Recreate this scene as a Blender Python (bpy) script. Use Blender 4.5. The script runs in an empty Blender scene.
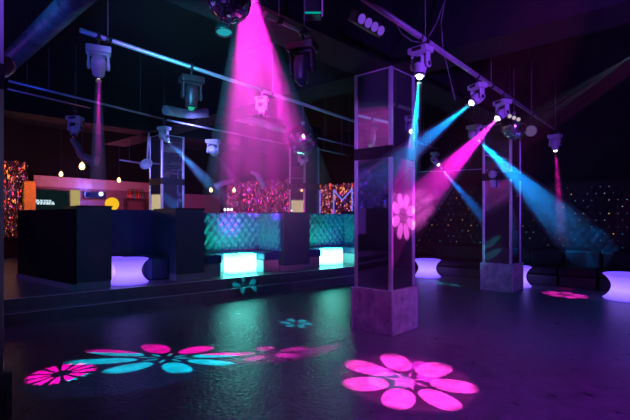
import bpy, bmesh, math, random
from mathutils import Vector, Matrix
random.seed(7)
S = bpy.context.scene
COL = S.collection
PI = math.pi

# ------------------------------------------------------------------ camera, world, exposure
EYE = 1.58
cam = bpy.data.objects.new('camera', bpy.data.cameras.new('camera'))
COL.objects.link(cam)
cam.location = (0, 0, EYE)
cam.rotation_euler = (PI / 2, 0, 0)
cam.data.lens = 440 / 630 * 36
cam.data.sensor_width = 36
cam.data.shift_y = 8 / 630
cam.data.clip_start = 0.05
S.camera = cam
w = bpy.data.worlds.new('world'); S.world = w; w.use_nodes = True
w.node_tree.nodes['Background'].inputs[0].default_value = (0.0, 0.002, 0.004, 1)
w.node_tree.nodes['Background'].inputs[1].default_value = 1
S.view_settings.view_transform = 'Standard'
S.view_settings.look = 'None'
S.view_settings.gamma = 1
S.view_settings.exposure = 0
S.cycles.volume_bounces = 0
S.cycles.max_bounces = 6
S.cycles.transparent_max_bounces = 64
S.cycles.diffuse_bounces = 2
S.cycles.glossy_bounces = 4
S.cycles.use_light_tree = True
S.cycles.use_denoising = True
S.cycles.sample_clamp_indirect = 4
S.cycles.volume_step_rate = 1
S.cycles.volume_max_steps = 512

HAZE = 0.0008
MAG = (1.0, 0.01, 0.85)
PINK = (1.0, 0.02, 0.55)
CYAN = (0.0, 0.45, 1.0)
AQUA = (0.0, 0.8, 0.9)
PURP = (0.32, 0.03, 1.0)
BLUE = (0.03, 0.06, 1.0)


def spot(name, loc, target, color, power, angle, blend=0.3, radius=0.02, gobo=None, parent=None, roll=0):
    """a spot lamp; gobo puts a metal pattern wheel in its gate (emission varies with direction)"""
    l = bpy.data.lights.new(name, 'SPOT')
    l.energy = power; l.color = color; l.spot_size = math.radians(angle); l.spot_blend = blend
    l.shadow_soft_size = radius
    o = bpy.data.objects.new(name, l); COL.objects.link(o)
    d = (Vector(target) - Vector(loc)).normalized()
    q = d.to_track_quat('-Z', 'Y').to_matrix().to_4x4() @ Matrix.Rotation(roll, 4, 'Z')
    o.matrix_world = Matrix.Translation(loc) @ q
    if gobo:
        l.use_nodes = True
        nt = l.node_tree
        em = [n for n in nt.nodes if n.type == 'EMISSION'][0]
        gobo(nt, em, math.tan(math.radians(angle / 2)))
    if parent:
        o.parent = parent; o.matrix_parent_inverse = parent.matrix_world.inverted()
    return o


def mnode(nt, op, a, b=None, clamp=False):
    n = nt.nodes.new('ShaderNodeMath'); n.operation = op; n.use_clamp = clamp
    for i, v in enumerate((a, b)):
        if v is None: continue
        if isinstance(v, (int, float)): n.inputs[i].default_value = v
        else: nt.links.new(v, n.inputs[i])
    return n.outputs[0]


def gobo_uv(nt, t):
    tc = nt.nodes.new('ShaderNodeTexCoord')
    sx = nt.nodes.new('ShaderNodeSeparateXYZ'); nt.links.new(tc.outputs['Normal'], sx.inputs[0])
    az = mnode(nt, 'ABSOLUTE', sx.outputs[2])
    u = mnode(nt, 'DIVIDE', mnode(nt, 'DIVIDE', sx.outputs[0], az), t)
    v = mnode(nt, 'DIVIDE', mnode(nt, 'DIVIDE', sx.outputs[1], az), t)
    r = mnode(nt, 'SQRT', mnode(nt, 'ADD', mnode(nt, 'MULTIPLY', u, u), mnode(nt, 'MULTIPLY', v, v)))
    th = mnode(nt, 'ARCTAN2', v, u)
    return u, v, r, th


def petals(nt, r, th, n, r0, r1, wid, ph=0.0):
    f = mnode(nt, 'FRACT', mnode(nt, 'ADD', mnode(nt, 'MULTIPLY', th, n / (2 * PI)), 10 + ph))
    a = mnode(nt, 'MULTIPLY', mnode(nt, 'ABSOLUTE', mnode(nt, 'SUBTRACT', f, 0.5)), 2 * PI / n)
    a = mnode(nt, 'MULTIPLY', a, r)
    s = mnode(nt, 'DIVIDE', mnode(nt, 'SUBTRACT', r, r0), r1 - r0)
    prof = mnode(nt, 'MULTIPLY', mnode(nt, 'SQRT', mnode(nt, 'MAXIMUM', s, 0)),
                 mnode(nt, 'POWER', mnode(nt, 'MAXIMUM', mnode(nt, 'SUBTRACT', 1, s), 0), 0.4))
    wv = mnode(nt, 'MULTIPLY', prof, wid)
    return mnode(nt, 'MULTIPLY', mnode(nt, 'SUBTRACT', wv, a), 60, clamp=True)


def flower(n=8, split=None, wid=0.3, base=0.0, gain=1.0):
    def g(nt, em, t):
        u, v, r, th = gobo_uv(nt, t)
        m = petals(nt, r, th, n, 0.3, 0.97, wid)
        m2 = petals(nt, r, th, n, 0.10, 0.30, 0.05, 0.5)
        tot = mnode(nt, 'ADD', mnode(nt, 'MAXIMUM', m, m2), base)
        nt.links.new(mnode(nt, 'MULTIPLY', tot, gain), em.inputs['Strength'])
        if split:
            c1, c2, thr = split
            mx = nt.nodes.new('ShaderNodeMix'); mx.data_type = 'RGBA'
            nt.links.new(mnode(nt, 'GREATER_THAN', u, thr), mx.inputs[0])
            mx.inputs[6].default_value = (*c1, 1); mx.inputs[7].default_value = (*c2, 1)
            nt.links.new(mx.outputs[2], em.inputs['Color'])
    return g


def wheel(n=13, split=None):
    def g(nt, em, t):
        u, v, r, th = gobo_uv(nt, t)
        f = mnode(nt, 'FRACT', mnode(nt, 'ADD', mnode(nt, 'MULTIPLY', th, n / (2 * PI)), 10))
        c = mnode(nt, 'ABSOLUTE', mnode(nt, 'SUBTRACT', f, 0.5))            # 0 in the middle of a spoke, .5 between spokes
        wd = mnode(nt, 'SUBTRACT', 0.36, mnode(nt, 'MULTIPLY', mnode(nt, 'ABSOLUTE', mnode(nt, 'SUBTRACT', r, 0.6)), 0.25))
        m = mnode(nt, 'MULTIPLY', mnode(nt, 'SUBTRACT', wd, c), 20, True)
        inn = mnode(nt, 'MULTIPLY', mnode(nt, 'SUBTRACT', r, 0.26), 40, True)
        edge = mnode(nt, 'ADD', 0.80, mnode(nt, 'MULTIPLY', c, 0.5))          # forked outer ends
        m = mnode(nt, 'MULTIPLY', mnode(nt, 'MULTIPLY', m, inn), mnode(nt, 'MULTIPLY', mnode(nt, 'SUBTRACT', edge, r), 30, True))
        nt.links.new(m, em.inputs['Strength'])
        if split:
            c1, c2, thr = split
            mx = nt.nodes.new('ShaderNodeMix'); mx.data_type = 'RGBA'
            nt.links.new(mnode(nt, 'GREATER_THAN', u, thr), mx.inputs[0])
            mx.inputs[6].default_value = (*c1, 1); mx.inputs[7].default_value = (*c2, 1)
            nt.links.new(mx.outputs[2], em.inputs['Color'])
    return g


def rays(n=9, lo=0.45, hi=1.5):
    """soft spokes: the streaks of a beam shone through a gobo"""
    def g(nt, em, t):
        u, v, r, th = gobo_uv(nt, t)
        c = mnode(nt, 'COSINE', mnode(nt, 'MULTIPLY', th, n))
        c = mnode(nt, 'MULTIPLY', mnode(nt, 'ADD', c, 1), 0.5)
        c = mnode(nt, 'POWER', c, 2.5)
        s = mnode(nt, 'ADD', mnode(nt, 'MULTIPLY', c, hi - lo), lo)
        nt.links.new(s, em.inputs['Strength'])
    return g


def shafts(base=0.35, holes=((-.25, .1, .16, 4), (.12, -.1, .12, 6), (.5, .25, .2, 3), (-.6, -.2, .2, 2.5))):
    """soft round holes in the gobo: separate shafts inside one wide beam"""
    def g(nt, em, t):
        u, v, r, th = gobo_uv(nt, t)
        tot = base
        for (cx, cy, rad, gain) in holes:
            du = mnode(nt, 'SUBTRACT', u, cx); dv = mnode(nt, 'SUBTRACT', v, cy)
            q = mnode(nt, 'ADD', mnode(nt, 'MULTIPLY', du, du), mnode(nt, 'MULTIPLY', dv, dv))
            e = mnode(nt, 'MULTIPLY', mnode(nt, 'SUBTRACT', 1, mnode(nt, 'DIVIDE', q, rad * rad), True), gain)
            tot = mnode(nt, 'ADD', e, tot)
        nt.links.new(tot, em.inputs['Strength'])
    return g


def area(name, loc, target, color, power, size, spread=120):
    l = bpy.data.lights.new(name, 'AREA'); l.energy = power; l.color = color; l.size = size
    l.spread = math.radians(spread)
    o = bpy.data.objects.new(name, l); COL.objects.link(o)
    d = (Vector(target) - Vector(loc)).normalized()
    o.matrix_world = Matrix.Translation(loc) @ d.to_track_quat('-Z', 'Y').to_matrix().to_4x4()
    return o


# colour washes: unseen bare spots added to tint pipes, columns, floor and booths
spot('wash_purple', (2.6, 0.2, 2.6), (2.4, 7.0, 3.3), (.27, .06, 1.0), 1700, 54, 0.9, 0.15)
spot('wash_column', (3.4, 3.2, 3.4), (1.2, 6.1, 1.1), (0.6, 0.22, 1.0), 420, 42, 0.9, 0.12)
spot('wash_left_pipe', (-1.6, 0.5, 2.9), (-0.8, 7.5, 3.6), (0.22, 0.08, 1.0), 900, 48, 0.9, 0.15)
spot('wash_floor', (2.6, 2.0, 4.4), (2.1, 4.3, 0), (0.34, 0.01, 0.85), 700, 74, 0.95, 0.15)
spot('wash_floor_blue', (5.0, 3.0, 4.4), (3.8, 7.4, 0), (0.02, 0.05, 1.0), 1100, 84, 1.0, 0.15)
spot('wash_teal', (0.2, 5.2, 4.4), (-0.6, 7.6, 0.1), (0.0, 0.45, 0.72), 1500, 66, 1.0, 0.15)
spot('wash_left_column', (-1.9, 7.7, 3.4), (-3.45, 10.8, 2.6), (0.22, 0.2, 1.0), 1100, 50, 1.0, 0.1)
spot('wash_booths', (-3.0, 3.4, 4.3), (-3.2, 8.2, 0.9), (0.02, 0.20, 0.6), 350, 56, 1.0, 0.15)
spot('wash_ceiling', (-1.2, 3.4, 2.7), (-1.6, 8.5, 4.6), (0.0, 0.55, 0.7), 420, 70, 0.9, 0.15)
spot('wash_near_column', (-1.0, 0.8, 2.9), (-1.95, 2.75, 1.7), (0.45, 0.4, 1.0), 30, 40, 1.0, 0.1)
spot('wash_duct', (-3.0, 2.6, 2.0), (-3.6, 5.8, 3.9), (0.02, 0.08, 1.0), 260, 60, 0.9, 0.1)

# ------------------------------------------------------------------ geometry helpers
def P(px, py, Y):
    return Vector(((px - 315) / 440 * Y, Y, EYE - (py - 218) / 440 * Y))


def set_parent(o, parent):
    if parent is not None:
        o.parent = parent


def tag(o, label=None, cat=None, group=None, kind=None):
    if label: o['label'] = label
    if cat: o['category'] = cat
    if group: o['group'] = group
    if kind: o['kind'] = kind
    return o


def empty(name, loc=(0, 0, 0), rz=0, label=None, cat=None, group=None):
    o = bpy.data.objects.new(name, None); COL.objects.link(o)
    o.matrix_world = Matrix.Translation(loc) @ Matrix.Rotation(rz, 4, 'Z')
    o.empty_display_size = 0.1
    return tag(o, label, cat, group)


class MB:
    """collects shapes and links them as one mesh object"""
    def __init__(self):
        self.bm = bmesh.new(); self.mi = 0

    def _fin(self, verts, mat, smooth=False):
        vs = set(verts)
        if mat is not None:
            bmesh.ops.transform(self.bm, matrix=mat, verts=verts)
        for v in verts:
            for f in v.link_faces:
                f.material_index = self.mi
                if smooth: f.smooth = True

    def box(self, c, s, rot=None, bevel=0.0, seg=2):
        r = bmesh.ops.create_cube(self.bm, size=1)
        vs = r['verts']
        m = Matrix.Translation(c) @ (rot.to_4x4() if rot is not None else Matrix()) @ Matrix.Diagonal((s[0], s[1], s[2], 1))
        bmesh.ops.transform(self.bm, matrix=m, verts=vs)
        for v in vs:
            for f in v.link_faces: f.material_index = self.mi
        if bevel:
            es = list({e for v in vs for e in v.link_edges})
            bmesh.ops.bevel(self.bm, geom=es, offset=bevel, segments=seg, affect='EDGES', profile=0.5, material=self.mi)
        return self

    def tube(self, a, b, r, r2=None, n=14, caps=True, smooth=True):
        a, b = Vector(a), Vector(b)
        d = b - a; L = d.length
        res = bmesh.ops.create_cone(self.bm, cap_ends=caps, segments=n, radius1=r, radius2=r if r2 is None else r2, depth=L)
        vs = res['verts']
        q = d.normalized().to_track_quat('Z', 'Y').to_matrix().to_4x4()
        bmesh.ops.transform(self.bm, matrix=Matrix.Translation((a + b) / 2) @ q, verts=vs)
        for v in vs:
            for f in v.link_faces:
                f.material_index = self.mi
                if smooth and len(f.verts) == 4: f.smooth = True
        return self

    def path(self, pts, r, n=10):
        for i in range(len(pts) - 1):
            self.tube(pts[i], pts[i + 1], r, n=n)
        for p in pts[1:-1]:
            self.ball(p, r, n)
        return self

    def ball(self, c, r, n=12, scale=(1, 1, 1), smooth=True):
        res = bmesh.ops.create_uvsphere(self.bm, u_segments=n, v_segments=max(6, n // 2 + 2), radius=r)
        self._fin(res['verts'], Matrix.Translation(c) @ Matrix.Diagonal((*scale, 1)), smooth)
        return self

    def lathe(self, prof, c=(0, 0, 0), n=32, mat=None):
        rings = []
        M = mat if mat is not None else Matrix.Translation(c)
        for (r, z) in prof:
            rings.append([self.bm.verts.new(M @ Vector((r * math.cos(2 * PI * k / n), r * math.sin(2 * PI * k / n), z))) for k in range(n)])
        for i in range(len(rings) - 1):
            for k in range(n):
                f = self.bm.faces.new((rings[i][k], rings[i][(k + 1) % n], rings[i + 1][(k + 1) % n], rings[i + 1][k]))
                f.smooth = True; f.material_index = self.mi
        for rr, fl in ((rings[0], True), (rings[-1], False)):
            f = self.bm.faces.new(rr[::-1] if fl else rr); f.material_index = self.mi
        return self

    def prism(self, pts, z0, z1):
        lo = [self.bm.verts.new((p[0], p[1], z0)) for p in pts]
        hi = [self.bm.verts.new((p[0], p[1], z1)) for p in pts]
        n = len(pts); fs = []
        for k in range(n):
            fs.append(self.bm.faces.new((lo[k], lo[(k + 1) % n], hi[(k + 1) % n], hi[k])))
        fs.append(self.bm.faces.new(hi)); fs.append(self.bm.faces.new(lo[::-1]))
        for f in fs: f.material_index = self.mi
        bmesh.ops.recalc_face_normals(self.bm, faces=fs)
        return self

    def quad(self, a, b, c, d):
        f = self.bm.faces.new([self.bm.verts.new(p) for p in (a, b, c, d)])
        f.material_index = self.mi
        return self

    def build(self, name, mats, parent=None, matrix=None, mod=None):
        me = bpy.data.meshes.new(name)
        self.bm.to_mesh(me); self.bm.free()
        for m in (mats if isinstance(mats, (list, tuple)) else [mats]): me.materials.append(m)
        o = bpy.data.objects.new(name, me); COL.objects.link(o)
        if parent is not None: o.parent = parent
        if matrix is not None: o.matrix_local = matrix
        return o


# ------------------------------------------------------------------ materials
def mat(name, col, rough=0.5, metal=0.0, spec=0.5, bump=0.0, bscale=20.0, var=0.0, vscale=6.0, emit=None, es=0.0, coat=0.0, rvar=0.0):
    m = bpy.data.materials.new(name); m.use_nodes = True
    nt = m.node_tree; b = nt.nodes['Principled BSDF']
    b.inputs['Base Color'].default_value = (*col, 1)
    b.inputs['Roughness'].default_value = rough
    b.inputs['Metallic'].default_value = metal
    b.inputs['Specular IOR Level'].default_value = spec
    b.inputs['Coat Weight'].default_value = coat
    if emit:
        b.inputs['Emission Color'].default_value = (*emit, 1); b.inputs['Emission Strength'].default_value = es
    tc = nt.nodes.new('ShaderNodeTexCoord')
    if var or rvar:
        nz = nt.nodes.new('ShaderNodeTexNoise'); nz.inputs['Scale'].default_value = vscale; nz.inputs['Detail'].default_value = 6
        nt.links.new(tc.outputs['Object'], nz.inputs['Vector'])
        if var:
            rp = nt.nodes.new('ShaderNodeValToRGB')
            rp.color_ramp.elements[0].position = 0.3; rp.color_ramp.elements[1].position = 0.7
            rp.color_ramp.elements[0].color = (*[c * (1 - var) for c in col], 1)
            rp.color_ramp.elements[1].color = (*[min(1, c * (1 + var)) for c in col], 1)
            nt.links.new(nz.outputs[0], rp.inputs[0]); nt.links.new(rp.outputs[0], b.inputs['Base Color'])
        if rvar:
            mr = nt.nodes.new('ShaderNodeMapRange')
            mr.inputs[1].default_value = 0.3; mr.inputs[2].default_value = 0.7
            mr.inputs[3].default_value = max(0, rough - rvar); mr.inputs[4].default_value = rough + rvar
            nt.links.new(nz.outputs[0], mr.inputs[0]); nt.links.new(mr.outputs[0], b.inputs['Roughness'])
    if bump:
        n2 = nt.nodes.new('ShaderNodeTexNoise'); n2.inputs['Scale'].default_value = bscale; n2.inputs['Detail'].default_value = 5
        nt.links.new(tc.outputs['Object'], n2.inputs['Vector'])
        bp = nt.nodes.new('ShaderNodeBump'); bp.inputs['Strength'].default_value = bump; bp.inputs['Distance'].default_value = 0.02
        nt.links.new(n2.outputs[0], bp.inputs['Height']); nt.links.new(bp.outputs[0], b.inputs['Normal'])
    return m


def emis(name, col, s):
    m = bpy.data.materials.new(name); m.use_nodes = True
    nt = m.node_tree; nt.nodes.remove(nt.nodes['Principled BSDF'])
    e = nt.nodes.new('ShaderNodeEmission'); e.inputs[0].default_value = (*col, 1); e.inputs[1].default_value = s
    nt.links.new(e.outputs[0], nt.nodes['Material Output'].inputs[0])
    return m


M = {}
M['floor'] = mat('sealed_concrete', (0.13, 0.13, 0.14), rough=0.33, rvar=0.06, spec=0.5, bump=0.55, bscale=22, var=0.35, vscale=6)
M['platform'] = mat('platform_boards', (0.13, 0.13, 0.15), rough=0.35, bump=0.1, bscale=25, var=0.2)
M['nosing'] = mat('steel_nosing', (0.8, 0.8, 0.85), rough=0.45, metal=0.9, spec=0.5)
M['wall'] = mat('black_wall', (0.004, 0.0045, 0.006), rough=0.9, spec=0.2, bump=0.2)
M['ceiling'] = mat('black_ceiling', (0.010, 0.011, 0.013), rough=0.95, spec=0.15, bump=0.3, bscale=6)
M['beam'] = mat('painted_beam', (0.005, 0.006, 0.008), rough=0.8, spec=0.2, bump=0.2, bscale=8)
M['wood'] = mat('scuffed_plinth', (0.42, 0.40, 0.42), rough=0.55, bump=0.3, bscale=18, var=0.35, vscale=7)
M['trim'] = mat('brushed_aluminium', (0.75, 0.74, 0.8), rough=0.35, metal=0.7)
M['band'] = mat('black_band', (0.01, 0.01, 0.012), rough=0.6)
M['steel'] = mat('pipe_steel', (0.55, 0.52, 0.6), rough=0.38, metal=0.6, var=0.15, vscale=3)
M['casing'] = mat('grey_casing', (0.5, 0.5, 0.55), rough=0.4, bump=0.05)
M['dark'] = mat('black_casing', (0.02, 0.02, 0.024), rough=0.4)
M['cable'] = mat('cable_rubber', (0.12, 0.11, 0.12), rough=0.6)
M['leather'] = mat('teal_leather', (0.025, 0.34, 0.36), rough=0.42, bump=0.1, bscale=60)
M['panel'] = mat('navy_panel', (0.022, 0.07, 0.085), rough=0.5, bump=0.1, bscale=30)
M['kick'] = mat('grey_kick', (0.24, 0.23, 0.26), rough=0.5)
M['seat'] = mat('navy_vinyl', (0.02, 0.045, 0.14), rough=0.35, bump=0.08, bscale=40)
M['black_vinyl'] = mat('black_vinyl', (0.006, 0.006, 0.009), rough=0.5, spec=0.25, bump=0.08, bscale=40)
M['duct_dark'] = mat('dull_duct', (0.10, 0.11, 0.14), rough=0.5, metal=0.3, var=0.5, vscale=5)
M['duct'] = mat('galvanised_duct', (0.40, 0.42, 0.45), rough=0.45, metal=0.4, var=0.3, vscale=4)
M['tile'] = mat('mirror_tile', (.85, .85, .9), rough=.15, metal=1.0)
M['plaster_dark'] = mat('mauve_plaster', (.25, .14, .18), rough=.8, var=.1)
M['kick_light'] = mat('grey_render', (.35, .33, .38), rough=.7)
M['gold'] = mat('gold_foil', (0.75, 0.42, 0.08), rough=0.3, metal=0.6, bump=0.8, bscale=40, var=0.5, vscale=25)
M['plaster'] = mat('bar_plaster', (0.55, 0.42, 0.42), rough=0.8, var=0.1)
M['screen'] = mat('dark_screen', (0.01, 0.02, 0.03), rough=0.2)
M['timber'] = mat('dark_timber', (0.08, 0.04, 0.03), rough=0.5, var=0.3)


def mirror_material():
    m = bpy.data.materials.new('mirror_panel'); m.use_nodes = True
    nt = m.node_tree; b = nt.nodes['Principled BSDF']
    b.inputs['Base Color'].default_value = (0.6, 0.58, 0.66, 1)
    b.inputs['Metallic'].default_value = 1.0; b.inputs['Roughness'].default_value = 0.04
    d = nt.nodes.new('ShaderNodeBsdfDiffuse'); d.inputs[0].default_value = (0.25, 0.23, 0.27, 1)
    mx = nt.nodes.new('ShaderNodeMixShader'); mx.inputs[0].default_value = 0.12
    nt.links.new(b.outputs[0], mx.inputs[1]); nt.links.new(d.outputs[0], mx.inputs[2])
    nt.links.new(mx.outputs[0], nt.nodes['Material Output'].inputs[0])
    return m
M['mirror'] = mirror_material()


def glow_material(name, c_lo, c_hi, s, h):
    """light-up plastic: brightest where the lamp sits inside"""
    m = bpy.data.materials.new(name); m.use_nodes = True
    nt = m.node_tree; b = nt.nodes['Principled BSDF']
    b.inputs['Base Color'].default_value = (0.6, 0.6, 0.65, 1); b.inputs['Roughness'].default_value = 0.35
    tc = nt.nodes.new('ShaderNodeTexCoord'); sx = nt.nodes.new('ShaderNodeSeparateXYZ')
    nt.links.new(tc.outputs['Object'], sx.inputs[0])
    mr = nt.nodes.new('ShaderNodeMapRange'); mr.inputs[2].default_value = h
    nt.links.new(sx.outputs[2], mr.inputs[0])
    rp = nt.nodes.new('ShaderNodeValToRGB')
    e = rp.color_ramp.elements
    e[0].position = 0.0; e[0].color = (*c_lo, 1); e[1].position = 1.0; e[1].color = (*c_lo, 1)
    k = e.new(0.4); k.color = (*c_hi, 1)
    nt.links.new(mr.outputs[0], rp.inputs[0]); nt.links.new(rp.outputs[0], b.inputs['Emission Color'])
    b.inputs['Emission Strength'].default_value = s
    return m
M['glow_violet'] = glow_material('violet_glow_plastic', (0.13, 0.06, 0.9), (0.36, 0.22, 1.0), 1.5, 0.47)
M['glow_aqua'] = glow_material('aqua_glow_plastic', (0.02, 0.9, 0.72), (0.20, 1.0, 0.80), 11, 0.45)

M['bulb'] = emis('warm_bulb', (1, .5, .18), 6)

# ------------------------------------------------------------------ layout
th = math.radians(42.5)
R = Vector((math.sin(th), math.cos(th), 0)); L = Vector((-R.y, R.x, 0))
d = Vector((0.782, 0.623, 0)).normalized(); n = Vector((-d.y, d.x, 0))
F0 = Vector((-4.03, 7.46, 0))
ang = math.atan2(d.y, d.x)
def F(t, s=0, z=0): return F0 + d * t + n * s + Vector((0, 0, z))
def E(t, s=0, z=0): return Vector((-3.37, 7.61, 0)) + d * t + n * s + Vector((0, 0, z))
def isect(p, u, q, v):
    det = u.x * -v.y + v.x * u.y
    r = q - p
    a = (r.x * -v.y + v.x * r.y) / det
    return p + u * a
PH = 0.35
A = Vector((-9.3, 14.1, 0)); U = Vector((0.6, 0.8, 0))
W0 = Vector((7.1, 9.9, 0))
B = isect(A, U, W0, L)
D = W0 - L * 5.6
C1 = Vector((D.x, -4, 0)); C2 = Vector((-9.3, -4, 0))
CEIL = 4.6

def structure(name, mb, m): return tag(mb.build(name, m), kind='structure')
room = [C2, C1, D, B, A]
structure('floor', MB().prism(room, -0.1, 0), M['floor'])
structure('ceiling', MB().prism(room, CEIL, CEIL + 0.1), M['ceiling'])
def wall(name, a, b, m=None, z0=0, z1=CEIL):
    u = (b - a).normalized(); o = Vector((u.y, -u.x, 0)) * 0.15
    structure(name, MB().prism([a, b, b + o, a + o], z0, z1), m or M['wall'])
wall('wall_front', C2, C1); wall('wall_east', C1, D); wall('wall_right', D, B); wall('wall_back', B, A); wall('wall_left', A, C2)

# raised platform and its step
hitL = isect(E(0), d, C2, Vector((0, 1, 0)))
endR = E(7.3); hitR = isect(endR, n, W0, L)
structure('floor_platform', MB().prism([hitL, endR, hitR, B, A], 0.0, PH), M['platform'])
s0 = isect(E(0, -0.3), d, C2, Vector((0, 1, 0)))
structure('floor_step', MB().prism([s0, E(7.3, -0.3), endR, hitL], 0.0, 0.18), M['platform'])
structure('trim_1', MB().box((0, 0, 0), ((endR - hitL).length - 0.05, 0.03, 0.012)).box((0, -0.014, -0.012), ((endR - hitL).length - 0.05, 0.006, 0.03)), M['nosing']).matrix_world = \
    Matrix.Translation((hitL + endR) / 2 + n * 0.018 + Vector((0, 0, PH + 0.004))) @ Matrix.Rotation(math.atan2(d.y, d.x), 4, 'Z')
structure('trim_2', MB().box((0, 0, 0), ((endR - hitL).length - 0.05, 0.03, 0.012)).box((0, -0.014, -0.012), ((endR - hitL).length - 0.05, 0.006, 0.03)), M['nosing']).matrix_world = \
    Matrix.Translation((s0 + E(7.3, -0.3)) / 2 + n * 0.018 + Vector((0, 0, 0.184))) @ Matrix.Rotation(math.atan2(d.y, d.x), 4, 'Z')

# ------------------------------------------------------------------ columns and beams
RZ = math.atan2(R.y, R.x)      # column x axis along R, y axis along L
COLS = {
 'main': Vector((1.022, 5.84, 0)),
 'right': Vector((4.157, 9.27, 0)),
 'left': None, 'far': None, 'near': None}
COLS['left'] = Vector((-3.71, 10.6, PH))
COLS['far'] = Vector((-0.29, 12.25, PH))
COLS['near'] = Vector((-2.40, 2.31, 0))
CLAB = {
 'main': 'mirror-clad square column on a grey plinth in the middle of the dance floor, its right face lit magenta',
 'right': 'mirror-clad square column on a grey plinth beside the starry wall, under the smaller mirror ball',
 'left': 'mirror-clad square column behind the dark booth partition, next to the gold foil drape',
 'far': 'mirror-clad column farthest back, between the lit window display and the neon letters',
 'near': 'mirror-clad column cut off by the left edge of the photo'}
WC = 0.67
BEAMZ = 3.62
def column(key):
    p = COLS[key]; z0 = p.z
    t = empty('mirror_column', p, RZ, CLAB[key], 'column', 'mirror-clad columns')
    MB().box((WC / 2, WC / 2, 0.3), (WC, WC, 0.6), bevel=0.008).build('plinth', M['wood'], t)
    MB().box((WC / 2, 0.006, 0.3), (0.02, 0.02, 0.6)).box((0.006, 0.006, 0.3), (0.02, 0.02, 0.6)).box((WC - 0.006, 0.006, 0.3), (0.02, 0.02, 0.6)).box((0.006, WC - 0.006, 0.3), (0.02, 0.02, 0.6)) if False else None
    pe = MB()
    for (x, y) in ((0, 0), (WC, 0), (0, WC), (WC, WC)):
        pe.box((x, y, 0.302), (0.022, 0.022, 0.596))
    pe.build('plinth_edging', M['trim'], t)
    i = 0.035; a, b = i, WC - i; w_ = b - a; c = WC / 2
    top = BEAMZ - z0; bz0 = 2.40 - z0; bz1 = 2.56 - z0
    MB().box((c, c, (0.6 + top) / 2), (w_ - 0.05, w_ - 0.05, top - 0.6)).build('core', M['band'], t)
    for (lo, hi) in ((0.602, bz0), (bz1, top - 0.002)):
        for k in range(4):
            an = k * PI / 2
            cc = Vector((c, c, (lo + hi) / 2)) + Matrix.Rotation(an, 3, 'Z') @ Vector((0, -(w_ / 2 - 0.008), 0))
            MB().box(cc, (w_ - 0.07, 0.012, hi - lo), Matrix.Rotation(an, 3, 'Z')).build('mirror_panel', M['mirror'], t)
        for (x, y) in ((a, a), (b, a), (a, b), (b, b)):
            sx = 0.014 if x == a else -0.014; sy = 0.014 if y == a else -0.014
            MB().box((x + sx, y + sy, (lo + hi) / 2), (0.05, 0.05, hi - lo - 0.001), bevel=0.004).build('corner_trim', M['trim'], t)
        MB().box((c, c, hi - 0.012), (w_ - 0.002, w_ - 0.002, 0.02)).build('crossbar', M['trim'], t) if hi > 3 else None
    MB().box((c, c, (bz0 + bz1) / 2), (w_ + 0.03, w_ + 0.03, bz1 - bz0), bevel=0.006).build('band', M['band'], t)
    return t
for k in COLS: column(k)

def beam(name, a, b, label=None, wd=0.6, h=CEIL - BEAMZ):
    u = (b - a).normalized(); v = Vector((-u.y, u.x, 0)) * wd / 2
    o = MB().prism([a - v, b - v, b + v, a + v], BEAMZ, BEAMZ + h).build(name, M['beam'])
    return tag(o, kind='structure')
cm = COLS['main'] + (R + L) * WC / 2
def atz(v, z=0): return Vector((v.x, v.y, z))
cn = isect(cm, L, C1, Vector((0, 1, 0)))
cl = isect(cm, L, C2, Vector((0, 1, 0)))
beam('trim_3', cm - L * 7.6, cm + L * 9)
cl_ = COLS['left'] + (R + L) * WC / 2
beam('trim_4', atz(cm + R * 0.3), atz(cm + R * 8.2))
beam('trim_5', atz(cm - R * 0.3), atz(cm - R * 12))
beam('trim_6', atz(cl_ + R * 0.3), atz(cl_ + R * 5.5))
beam('trim_7', atz(cl_ - R * 0.3), atz(cl_ - R * 8))

# ------------------------------------------------------------------ booths
def tufted(mb, a, u, v_up, nrm, W_, H_, step=0.19, amp=0.055):
    """a diamond-tufted upholstered sheet: pillowed grid with button dimples"""
    nx = max(8, int(W_ / step * 8)); ny = max(8, int(H_ / (step * 1.25) * 8))
    vs = []
    for j in range(ny + 1):
        row = []
        for i in range(nx + 1):
            x = W_ * i / nx; y = H_ * j / ny
            p_ = (x / step + y / (step * 1.25)); q_ = (x / step - y / (step * 1.25))
            hgt = abs(math.sin(p_ * PI / 1.0)) * abs(math.sin(q_ * PI / 1.0))
            hgt = hgt ** 0.7
            row.append(mb.bm.verts.new(a + u * x + v_up * y + nrm * (amp * hgt)))
        vs.append(row)
    for j in range(ny):
        for i in range(nx):
            f = mb.bm.faces.new((vs[j][i], vs[j][i + 1], vs[j + 1][i + 1], vs[j + 1][i])); f.smooth = True
            f.material_index = mb.mi

TOP = 1.75
Z = Vector((0, 0, 1))
def partition(t0, t1, depth, label, TOP=TOP):
    t = empty('booth_partition', F(t0, 0, PH), ang, label, 'partition', 'partitions between the booths')
    inv = t.matrix_world.inverted()
    def pr(pts, z0, z1): return MB().prism([inv @ (p + Vector((0, 0, 0))) for p in pts], z0 - PH, z1 - PH)
    pr([F(t0, 0.02), F(t1, 0.02), F(t1, depth), F(t0, depth)], PH + 0.13, TOP).build('panel', M['panel'], t)
    pr([F(t0 + .01, 0.035), F(t1 - .01, 0.035), F(t1 - .01, depth - .02), F(t0 + .01, depth - .02)], PH, PH + 0.13).build('kickplate', M['kick'], t)
    pr([F(t0 - .012, 0.005), F(t1 + .012, 0.005), F(t1 + .012, depth), F(t0 - .012, depth)], TOP, TOP + 0.025).build('cap', M['black_vinyl'], t)
DEP = 1.3
partition(0, 0.55, DEP, 'dark booth partition nearest the dance floor, grey kickplate, left of the violet glowing tables', 1.77)
partition(1.72, 2.3, DEP, 'dark teal booth partition between the violet booth and the aqua tufted booth')
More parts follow.
